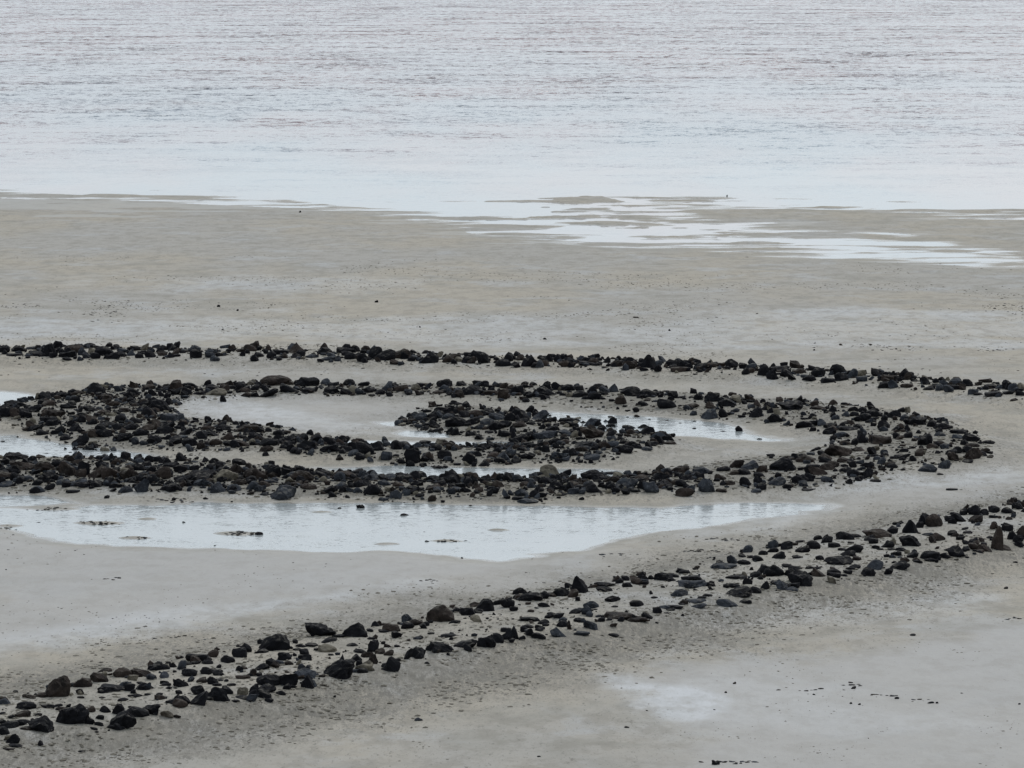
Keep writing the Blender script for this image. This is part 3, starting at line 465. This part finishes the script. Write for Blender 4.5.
# ---- labels
LM = {
'F1': ('tall jagged rock', 'tall jagged black rock in the far row, leftmost high one, above the left-hand pile'),
'F2': ('lone low boulder', 'rounded black boulder at the front of the far row, left third, bare sand around it'),
'F3': ('brown domed rock', 'brown domed rock standing above the far row, directly behind the long brown boulder'),
'F4': ('widest black boulder', 'widest rounded black boulder of the far row, just left of its middle'),
'F5': ('twin-humped boulder', "broad black boulder in the middle of the far row, behind the spiral core's highest rocks"),
'F6': ('tallest peak', 'tallest peaked black rock of the far row, right of the middle'),
'F7': ('big dome', 'big domed black boulder in the far row towards the right, above the right-hand bend'),
'F8': ('small round block', 'small round black block sticking up from the thin right part of the far row'),
'F9': ('last upright boulder', 'upright rounded black boulder near the right end of the far row'),
'S1': ('long brown boulder', 'long low brown boulder, largest in the second row back, below the brown domed rock'),
'S2': ('isolated dome', 'rounded black boulder with bare sand beside it, behind the spiral core in the second row'),
'S3': ('wide black boulder', 'wide black boulder on the front side of the second row, just behind the spiral core'),
'S4': ('broad smooth boulder', 'broad smooth black boulder in the second row, behind the left tip of the round pool'),
'S5': ('jagged double rock', "jagged black double rock in the second row, behind the small round pool's stones"),
'S6': ('egg-shaped boulder', 'egg-shaped black boulder standing clear on sand just behind the inner pool'),
'S7': ('grey round boulder', 'round blue-grey boulder right at the back edge of the inner pool, right end'),
'S8': ('dark boulder', 'dark rounded boulder in the second row, the last big one before the right-hand bend'),
'S9': ('pale tan slab', 'pale tan low boulder in the second row at left, beside the white salt patch'),
'M1': ('tall back dome', 'tall domed black boulder at the back of the left-hand pile, highest on its skyline'),
'M2': ('huge dark block', 'huge jagged dark block at the right side of the left-hand pile, by the salt flat'),
'M3': ('round centre boulder', 'round black boulder in the sandy middle of the left-hand pile'),
'M4': ('pale grey boulder', 'pale blue-grey smooth boulder lying at the edge of the white salt patch'),
'M5': ('front jagged block', 'jagged black block at the front of the left-hand pile beside the small left pool'),
'I1': ('flat-topped boulder', 'low black boulder at the start of the inner row, below the white salt patch'),
'I2': ('leftmost jagged block', 'jagged black block at the left end of the inner row, under the round centre boulder'),
'I3': ('long humped boulder', "humped black boulder on top of the inner row, below the salt flat's pale streak"),
'I4': ('round crest boulder', "round black boulder on the crest of the inner row's tallest clump"),
'I5': ('tallest jagged block', 'tallest jagged black block on the front of the inner row, below the small white puddle'),
'I6': ('steep black block', 'steep jagged black block at the front of the inner row, last before the core'),
'C1': ('grey tip boulder', 'blue-grey rounded boulder near the left tip of the spiral core'),
'C2': ('big front boulder', "big rounded black boulder on the front side of the core's left half"),
'C3': ('top black boulder', 'black boulder on the crest of the spiral core, left of the blue-grey one'),
'C4': ('grey crest boulder', "blue-grey boulder on the core's crest where the inner pool begins"),
'C5': ('brown block', 'large brown jagged block on the core beside the inner pool, biggest of the core'),
'C6': ('square poolside rock', "low black rock at the core's right part, edging the inner pool"),
'C7': ('long front boulder', 'long black boulder at the front right of the spiral core on open sand'),
'R1': ('first wide boulder', 'wide jagged black rock where the second row meets the right-hand bend'),
'R2': ('back-edge dome', 'domed black boulder on the outer back edge of the right-hand bend'),
'R3': ('tilted black block', 'tilted jagged black block inside the right-hand bend, sand below it'),
'R4': ('outer corner block', 'jagged black block at the outermost right corner of the bend'),
'R5': ('dark peaked heap', 'tall jagged black rock in the middle of the right-hand bend'),
'R6': ('grey front pair', 'wide blue-grey boulder at the front edge of the bend, left one of a pair'),
'R7': ('brown ledge', 'wide jagged brown ledge on the inside of the right-hand bend'),
'R8': ('brown end block', "jagged brown block at the right end of the bend's front side"),
'W1': ('long brown block', "long jagged brown block at the far left of the spiral's front wall"),
'W2': ('steep brown block', "steep brown block in the front wall's left part, below the small left pool"),
'W3': ('round brown boulder', "round brown boulder in the spiral's front wall, left third, above blue-grey rocks"),
'W4': ('widest black block', 'widest jagged black block of the front wall, just left of the tan one'),
'W5': ('smooth grey boulder', 'smooth blue-grey boulder low at the foot of the front wall, left part'),
'W6': ('tall grey block', 'tall jagged blue-grey block at the foot of the front wall, left part'),
'W7': ('pointed grey block', 'pointed blue-grey block at the foot of the front wall, under the tan block'),
'W8': ('square black block', 'square black block on top of the front wall between two brown boulders'),
'W9': ('smooth brown boulder', 'long rounded brown boulder on top of the front wall, left of centre'),
'W10': ('big grey slab', 'biggest blue-grey slab of the front wall, low at its foot, nearest the long pool'),
'W11': ('central black block', 'jagged black block at the foot of the front wall, left of the middle'),
'W12': ('steep black block', 'steep black block on the crest of the front wall beside the strip of water'),
'W13': ('tan domed boulder', 'tan speckled domed boulder on the crest of the front wall, the palest there'),
'W14': ('long black whaleback', 'long black whaleback boulder on the crest of the front wall, right of the tan dome'),
'W15': ('grey crest boulder', 'smooth blue-grey boulder on the crest of the front wall towards the bend'),
'W16': ('wide grey slab', 'wide mottled grey slab, largest in the right half of the front wall'),
'W17': ('round black boulder', 'round black boulder at the foot of the front wall left of the wide grey slab'),
'W18': ('tall grey block', 'tall jagged blue-grey block in the front wall, right of the brown low boulder'),
'W19': ('small round boulder', 'round black boulder in the front wall with sand around it, near the bend'),
'W20': ('dark wide boulder', 'wide rounded black boulder in the wall where it rises into the bend'),
'W21': ('pale low boulder', 'low blue-grey boulder at the foot of the wall, below the wide dark one'),
'W22': ('leaning black block', "leaning jagged black block at the bend's foot, last high rock of the wall"),
'N1': ('big brown boulder', "big brown boulder at the near arm's back edge, the leftmost large one"),
'N2': ('long flat rock', 'long flat black rock just right of the big brown boulder'),
'N3': ('low roof-shaped rock', "low roof-shaped black rock lying alone on the sand between the near arm's edges"),
'N4': ('upper twin boulder', "rounded black boulder behind its twin on the near arm's back edge, left part"),
'N5': ('small dark wedge', "dark wedge-shaped rock on sand in the middle of the near arm's left part"),
'N6': ('small tan rock', 'small tan rounded rock on the near arm, left part, behind the angled black blocks'),
'N7': ('angled black block', "angled black block in the near arm's front edge, just below the small tan rock"),
'N8': ('rough black block', "rough black block on the near arm's front edge behind the tall cleft one"),
'N9': ('tall cleft block', 'tall cleft black block on the front edge of the near arm at left'),
'N10': ('largest black block', 'largest black block of all, sloping to the right, bottom left of the near arm'),
'N11': ('hump beside it', 'humped black block directly left of the largest sloping black block'),
'N12': ('smooth oval boulder', "smooth oval black boulder on the near arm's back edge, sand all round"),
'N13': ('broad black wedge', 'broad black wedge on the back edge, left one of two beside the oval boulder'),
'N14': ('black tent-shaped rock', 'black tent-shaped rock on the back edge, right one of two beside the oval boulder'),
'N15': ('tan oval rock', 'tan oval rock lying on sand below the broad black wedge'),
'N16': ('large brown cone', "large brown cone-shaped boulder on the near arm's back edge, left of the pyramid"),
'N17': ('tan mottled block', "tan mottled block on the near arm's front edge, between dark upright rocks"),
'N18': ('black fang', 'narrow black pointed rock standing like a fang on the front edge'),
'N19': ('leaning slab', 'black slab leaning down towards the viewer, right of the tan mottled block'),
'N20': ('wide craggy block', 'wide craggy black block on the front edge, right of the leaning slab'),
'N21': ('grey sloping slab', 'grey sloping slab on the front edge, left of the black fang'),
'N22': ('low black loaf', 'low loaf-shaped black boulder on the front edge, below the smooth oval boulder'),
'N23': ('grey broken block', 'blue-grey broken block at the front edge, below the pyramid'),
'N24': ('thin flat slab', 'thin flat black slab lying on sand left of and below the pyramid'),
'N25': ('pyramid', "black pyramid-shaped rock, sharpest peak on the near arm's back edge"),
'N26': ('grey dome', 'small grey dome lying alone on sand just right of and below the pyramid'),
'N27': ('jagged ridge', 'jagged black rock on the back edge, third cluster right of the pyramid'),
'N28': ('flat brown slab', 'flat brown slab on the front edge, lowest of the flat ones right of the pyramid'),
'N29': ('wide grey slab', 'wide flat blue-grey slab lying in the middle of the near arm, right of the pyramid'),
'N30': ('long craggy block', 'long craggy black block on the front edge resting above a blue-grey boulder'),
'N31': ('small grey wedge', 'small blue-grey wedge on the back edge, above two flat slabs'),
'N32': ('big rounded block', 'big rounded black block on the front edge, left of the tilted one'),
'N33': ('brown whaleback', "wide brown whaleback boulder on the near arm's back edge at right"),
'N34': ('dark cone', 'dark cone-shaped rock directly right of the brown whaleback'),
'N35': ('long flat slab', "long flat black slab on sand in the arm's middle, below the brown whaleback"),
'N36': ('tilted black slab', 'big tilted black slab on the front edge with a brown rock at its right'),
'N37': ('grey knob', 'rounded blue-grey boulder on the front edge, standing alone right of flat rocks'),
'N38': ('dark wedge', 'dark wedge sloping right on the front edge, left of the upright brown slab'),
'N39': ('highest round boulder', 'round black boulder highest on the back edge, above the upright slab at right'),
'N40': ('upright brown slab', 'upright brown slab standing like a post near the right end of the near arm'),
'N41': ('cut-off brown boulder', 'brown boulder at the right frame edge beside the upright slab'),
'P1': ('dark pool stone', 'jagged dark stone at the back shore of the long pool, biggest in the water'),
'P2': ('second pool stone', 'low black stone in the long pool, right of the biggest stone'),
'P3': ('pool-middle stone', 'small round black stone in the long pool beside the flat gravel patch'),
'P4': ('inner pool stone', 'small round black stone at the right tip of the inner pool'),
'P5': ('pointed stone', 'small pointed black stone standing in the small left pool'),
'P6': ('lone shore stone', 'small round black stone alone on sand below the left front wall'),
'P7': ('bottom stone', 'small jagged black stone on wet sand at the bottom edge of the picture')}
AREA = {'F': 'far row', 'S': 'second row back', 'M': 'left-hand pile', 'I': 'inner row', 'C': 'spiral core',
        'W': "spiral's front wall", 'R': 'right-hand bend', 'NB': "near arm's back edge", 'NF': "near arm's front edge", 'P': 'long pool'}
SHP = {'r': 'rounded', 'a': 'jagged', 'f': 'flat', 'p': 'peaked', 'u': 'upright'}
TON = {'k': 'black', 'b': 'brown', 'g': 'blue-grey', 't': 'tan'}
ORD = ['', 'next', 'second', 'third', 'fourth', 'fifth', 'sixth', 'seventh', 'eighth', 'ninth', 'tenth', 'eleventh', 'twelfth', '13th', '14th', '15th', '16th', '17th', '18th']
NIND = 300
ind = RK[:NIND]
for r in ind:
    if r['key'] == 'N':
        # nearer to the back or the front edge of the arm
        yb = np.interp(r['x'], [p[0] for p in ARM_BACK], [p[1] for p in ARM_BACK]); yf = np.interp(r['x'], [p[0] for p in ARM_FRONT], [p[1] for p in ARM_FRONT])
        r['key'] = 'NB' if r['y'] < (yb*.5+yf*.5) else 'NF'
seen = {}
for r in ind:
    if r['lm']: r['label'] = LM[r['lm']][1]; seen[r['label']] = 1
for r in ind:
    if r['lm']: continue
    grp = sorted([q for q in ind if q['key'] == r['key']], key=lambda q: q['x'])
    lms = [q for q in grp if q['lm']]
    i = grp.index(r)
    desc = ('low ' if r['h'] < .33*r['w'] and r['sh'] != 'f' else '') + f"{SHP[r['sh']]} {TON[r['tone']]} rock"
    if r['h']*r['w'] > 260: desc = 'large ' + desc
    if lms:
        b = min(lms, key=lambda q: abs(grp.index(q)-i)); j = grp.index(b)
        lab = f"{desc}, {ORD[min(18, abs(i-j))]} {'right' if i > j else 'left'} of the {LM[b['lm']][0]}, {AREA[r['key']]}"
    else:
        lab = f"{desc}, {ORD[min(18, i+1)]} from the left, {AREA[r['key']]}"
    if lab in seen: print('DUPLICATE', lab)
    if len(lab.split()) > 16: print('LONG', len(lab.split()), lab)
    seen[lab] = 1; r['label'] = lab
GRP = {'F': 'rocks of the far row', 'S': 'rocks of the second row', 'M': 'rocks of the left-hand pile', 'I': 'rocks of the inner row', 'C': 'rocks of the spiral core',
       'W': 'rocks of the front wall of the spiral', 'R': 'rocks of the right-hand bend', 'NB': 'rocks along the near arm', 'NF': 'rocks along the near arm', 'P': 'rocks by the long pool'}
cnt = {}
for k in ind: cnt[GRP[k['key']]] = cnt.get(GRP[k['key']], 0)+1
cnt_lm = {k: sum(1 for q in ind if q['key'] == k and q['lm']) for k in AREA}
print('individual', len(ind), 'listed', len(RK), cnt, cnt_lm, 'smallest', RK[min(NIND, len(RK))-1])

def mesh_from(name, vs, fs, smooth=False):
    me = bpy.data.meshes.new(name); me.vertices.add(len(vs)); me.vertices.foreach_set('co', np.asarray(vs, np.float32).ravel())
    me.loops.add(fs.size); me.loops.foreach_set('vertex_index', fs.ravel().astype(np.int32))
    me.polygons.add(len(fs)); me.polygons.foreach_set('loop_start', np.arange(0, fs.size, 3, dtype=np.int32)); me.polygons.foreach_set('loop_total', np.full(len(fs), 3, dtype=np.int32))
    me.polygons.foreach_set('use_smooth', np.full(len(fs), smooth))
    me.update(calc_edges=True); return me

bulkV, bulkF, bulkM = [], [], []; off = 0
TI = {'k': 0, 'b': 1, 'g': 2, 't': 3}
def add_bulk(X, Y, z, w, d, h, sh, lod, tone, seed):
    global off
    v = rock_verts(w, d, h, sh, lod, seed) + np.array([X, Y, z])
    f = ICO[lod][1]; bulkV.append(v); bulkF.append(f+off); bulkM.append(np.full(len(f), TI[tone])); off += len(v)
for i, r in enumerate(RK):
    X, Y, zg = P0[i]; s = pxm(Y); rr = random.Random(i*13+5)
    w = r['w']/s; d = w*rr.uniform(.7, 1.0)
    if r['sh'] == 'u': d = w*.8
    d = min(d, 1.1)
    elev = H/Y
    h = max((r['h']/s - d*elev*.55), .25*w*(.6 if r['sh'] == 'f' else 1))
    bury = .30*h; Yc = Y + d*.42
    tone = r['tone']
    if tone == 'k' and rr.random() < .12: tone = 'b'
    z0 = zg - bury
    if i < NIND:
        me = mesh_from('rock', rock_verts(w, d, h+bury, r['sh'], 4 if r['w'] > 22 else 3, i+1), ICO[4 if r['w'] > 22 else 3][1])
        link('rock', me, MR[r['tone']], None, r['label'], 'rock', GRP[r['key']], (X, Yc, z0))
    else:
        add_bulk(X, Yc, z0, w, d, h+bury, r['sh'], 2, tone, i+1)

# ---- loose small stones filling the causeways, and crumbs out on the flats
def pts_in(P, n, z):
    w = W(P, z); xs = [p[0] for p in w]; ys = [p[1] for p in w]
    X = rng.uniform(min(xs), max(xs), n*12); Y = rng.uniform(min(ys), max(ys), n*12)
    vis = np.abs(X) < Y*.103
    X, Y = X[vis], Y[vis]
    return X, Y, sdf(X, Y, w)
def scatter(P, hh, n, keep, smin, smax, seed):
    X, Y, d = pts_in(P, n, hh*.8)
    pr = keep(X, Y, d); m = rng.random(len(X)) < pr
    X, Y = X[m][:n], Y[m][:n]
    Z = ground_z(X, Y)
    for k in range(len(X)):
        sz = smin + (smax-smin)*rng.random()**3.4
        t = rng.random(); tone = 'k' if t < .58 else 'b' if t < .74 else 'g' if t < .95 else 't'
        sh = 'rafp'[int(rng.choice(4, p=[.2, .48, .27, .05]))]
        h = sz*rng.uniform(.35, .85)*(.6 if sh == 'f' else 1)
        add_bulk(X[k], Y[k], Z[k]-.25*h, sz, sz*rng.uniform(.6, 1.1), h*1.25, sh, 2 if sz > .16 else 1, tone, seed*100000+k)
clump = lambda X, Y, s: sstep(-.25, .45, fbm(X*.8, Y*.8, 3, s))
scatter(B_ARM, .26, 1500, lambda X, Y, d: np.where(d < .3, (.25+.75*clump(X, Y, 401))*(.35+.65*np.exp(-((d+.1)/.7)**2)), 0), .03, .24, 1)
scatter(B_FAR, .16, 1500, lambda X, Y, d: np.where(d < .3, .4+.6*clump(X, Y, 402), 0), .05, .34, 2)
scatter(B_TOP, .12, 1300, lambda X, Y, d: np.where(d < .25, (.10+.9*clump(X, Y, 403))*(.5+.5*sstep(1.4, .5, -d)), 0), .05, .27, 3)
scatter(pp('-60,462 0,460 150,465 256,468 350,472 430,476 512,479 600,478 700,475 700,490 640,493 512,498 450,497 350,494 256,493 180,490 90,489 0,487 -60,486'), .12, 2000, lambda X, Y, d: np.where(d < .1, .4+.6*clump(X, Y, 404), 0), .06, .30, 4)
scatter(B_MASS, .12, 2600, lambda X, Y, d: np.where(d < .2, .45+.55*clump(X, Y, 405), 0), .05, .27, 5)
scatter(B_CORE, .16, 1100, lambda X, Y, d: np.where(d < .2, .45+.55*clump(X, Y, 406), 0), .05, .27, 6)
scatter(pp('768,402 800,402 860,409 900,414 940,423 975,438 988,450 984,460 962,466 930,466 900,471 870,481 840,487 768,491 768,462 820,452 842,443 835,434 800,426 768,421'), .12, 280, lambda X, Y, d: np.where(d < .2, .2+.8*clump(X, Y, 407), 0), .05, .28, 7)
scatter(pp('160,390 256,388 330,388 400,390 512,392 600,396 700,402 770,407 770,419 700,412 600,405 512,401 400,398 256,398 160,402'), .12, 480, lambda X, Y, d: np.where(d < .2, .3+.7*clump(X, Y, 408), 0), .06, .34, 8)
# crumbs on the flats (in streaky patches)
def crumbs(n, y0, y1, smax, seed, thr=.15):
    k = 0; t = 0
    while k < n and t < 60:
        t += 1
        qx = rng.uniform(-20, 1044, 1500); qy = rng.uniform(y0, y1, 1500)
        W_ = [hit(a, b, .09) for a, b in zip(qx, qy)]; X = np.array([a[0] for a in W_]); Y = np.array([a[1] for a in W_])
        m = fbm(X*.28, Y*.16, 4, seed) > thr; X, Y = X[m], Y[m]; Z = ground_z(X, Y); m = Z > .03; X, Y, Z = X[m], Y[m], Z[m]
        for a, b, c in zip(X, Y, Z):
            if k >= n: break
            sz = .02+(smax-.02)*rng.random()**3; k += 1
            add_bulk(a, b, c-.1*sz, sz*1.4, sz*.9, sz*.38, 'a', 1, 'kbtbg'[int(rng.integers(5))], seed*7919+k)
crumbs(500, 285, 350, .06, 501, .35); crumbs(500, 300, 348, .08, 511, .55); crumbs(220, 365, 385, .07, 502); crumbs(260, 495, 600, .055, 503, .3); crumbs(300, 600, 768, .035, 504, .3)
CR = []
for cx, cy, wd, n in ((100, 523, 45, 60), (240, 533, 34, 60), (137, 538, 30, 25), (48, 509, 45, 45), (450, 541, 34, 25), (8, 527, 22, 20), (180, 457, 36, 40), (900, 352, 60, 22), (988, 353, 40, 26), (850, 688, 26, 14), (886, 699, 40, 14), (925, 704, 30, 8),
                      (735, 766, 44, 40), (815, 693, 50, 8), (700, 553, 40, 30), (620, 557, 40, 20), (1012, 622, 22, 16), (175, 640, 60, 16), (112, 582, 24, 14), (430, 583, 16, 10), (725, 541, 30, 26), (580, 493, 40, 14), (170, 500, 60, 40), (760, 508, 30, 8)):
    for k in range(n):
        a = cx + rng.normal()*wd*.28; b = cy + rng.normal()*1.0
        X, Y = hit(a, b, .03); CR.append((X, Y, cx))
CZ = np.maximum(ground_z(np.array([c[0] for c in CR]), np.array([c[1] for c in CR])), -.02)
for k, ((X, Y, cx), z) in enumerate(zip(CR, CZ)):
    sz = rng.uniform(.02, .08); add_bulk(X, Y, z-.01, sz*1.3, sz, sz*.4, 'a', 1, 'kbbg'[int(rng.integers(4))], 900000+k)

V = np.concatenate(bulkV); Fc = np.concatenate(bulkF); Mi = np.concatenate(bulkM)
me = mesh_from('small_stones', V, Fc)
for k in 'kbgt': me.materials.append(MR[k])
me.polygons.foreach_set('material_index', Mi.astype(np.int32))
link('small_stones', me, None, 'stuff', 'small dark stones and rubble strewn between the larger rocks and over the sand', 'stones')
print('bulk faces', len(Fc))

# ---- clods and grit: dried mud crumbs on the slopes of the causeways and in streaks on the flats
def clods(x0, x1, y0, y1, n, dens, smin, smax, seed, out):
    g = np.random.default_rng(seed); a = g.uniform(x0, x1, n*4); b_ = g.uniform(y0, y1, n*4)
    X, Y = hits(a, b_, .1); m = g.random(n*4) < dens(X, Y); X, Y = X[m][:n], Y[m][:n]; Z = ground_z(X, Y); m = Z > .02; X, Y, Z = X[m], Y[m], Z[m]
    k = len(X); s = smin + (smax-smin)*g.random(k)**2.5
    v = ICO[1][0][None]*(1+.35*g.normal(size=(k, 12, 1)).clip(-1, 1))
    v = v*np.stack([s*g.uniform(.6, 1.3, k), s*g.uniform(.6, 1.3, k), s*g.uniform(.22, .45, k)], 1)[:, None]*.5
    out.append(v + np.stack([X, Y, Z+.05*s], 1)[:, None])
CL = []
dA = lambda X, Y: sdf(X, Y, WB[0][0])
clods(-20, 1044, 480, 790, 15000, lambda X, Y: sstep(4.2, .3, dA(X, Y)+1.2*fbm(X*.4, Y*.3, 4, 300))*(.15+.85*sstep(-.1, .5, fbm(X*1.1, Y*.7, 4, 801))), .025, .11, 1, CL)
dT = lambda X, Y: np.minimum(np.minimum(sdf(X, Y, WB[2][0]), sdf(X, Y, WB[3][0])), sdf(X, Y, WB[4][0]))
clods(-20, 1044, 380, 505, 11000, lambda X, Y: sstep(.6, -.2, dT(X, Y)), .03, .14, 2, CL)
clods(-20, 1044, 335, 420, 3000, lambda X, Y: sstep(1.5, -.2, sdf(X, Y, WB[1][0])), .03, .12, 3, CL)
clods(-20, 1044, 255, 360, 5000, lambda X, Y: sstep(.15, .7, fbm(X*.22, Y*.22, 5, 803)), .02, .085, 4, CL)
clods(-20, 1044, 500, 790, 3000, lambda X, Y: .7*sstep(.1, .6, fbm(X*.6, Y*.35, 5, 804))*(Y < 400), .012, .05, 5, CL)
cv = np.concatenate(CL); k = len(cv); fc = (ICO[1][1][None] + (np.arange(k)*12)[:, None, None]).reshape(-1, 3)
mc, ntc, bc = mat('dried_mud'); bc.inputs['Roughness'].default_value = .95; bc.inputs['Specular IOR Level'].default_value = .1
L(ntc, mixc(ntc, noise_t(ntc, coord(ntc), 3.0, 3), (.10, .09, .073), (.21, .19, .155)), bc.inputs['Base Color'])
link('mud_crumbs', mesh_from('mud_crumbs', cv.reshape(-1, 3), fc), mc, 'stuff', 'grey brown mud crumbs and grit scattered along the rock rows and the flats', 'grit')

# ------------------------------------------------------------------ light
EL, AZ = 48, 25      # the bright part of the overcast lies beyond the lake
w = bpy.data.worlds.new('World'); scn.world = w; w.use_nodes = True; nt = w.node_tree
bg = nt.nodes['Background']; sky = nt.nodes.new('ShaderNodeTexSky'); sky.sky_type = 'NISHITA'; sky.sun_disc = False
sky.sun_elevation = math.radians(EL); sky.sun_rotation = math.radians(AZ); sky.dust_density = 3.0; sky.air_density = 1.0; sky.ozone_density = 1.5
hs = nt.nodes.new('ShaderNodeHueSaturation'); hs.inputs['Saturation'].default_value = .30
nt.links.new(sky.outputs[0], hs.inputs['Color'])
mx = nt.nodes.new('ShaderNodeMix'); mx.data_type = 'RGBA'; mx.inputs[0].default_value = .55; mx.inputs[7].default_value = (7.35, 8.42, 9.4, 1)
nt.links.new(hs.outputs[0], mx.inputs[6]); nt.links.new(mx.outputs[2], bg.inputs[0]); bg.inputs[1].default_value = .10
sd = bpy.data.lights.new('sun', 'SUN'); sd.energy = .8; sd.angle = math.radians(18); sd.color = (1, .97, .93)
so = bpy.data.objects.new('sun', sd); C.objects.link(so)
# direction towards the sun: azimuth measured from +Y towards +X
D = Vector((math.sin(math.radians(AZ))*math.cos(math.radians(EL)), math.cos(math.radians(AZ))*math.cos(math.radians(EL)), math.sin(math.radians(EL))))
so.rotation_euler = (-D).to_track_quat('-Z', 'Y').to_euler()
scn.view_settings.view_transform = 'Standard'; scn.view_settings.look = 'None'; scn.view_settings.gamma = 1
scn.view_settings.exposure = 0.3
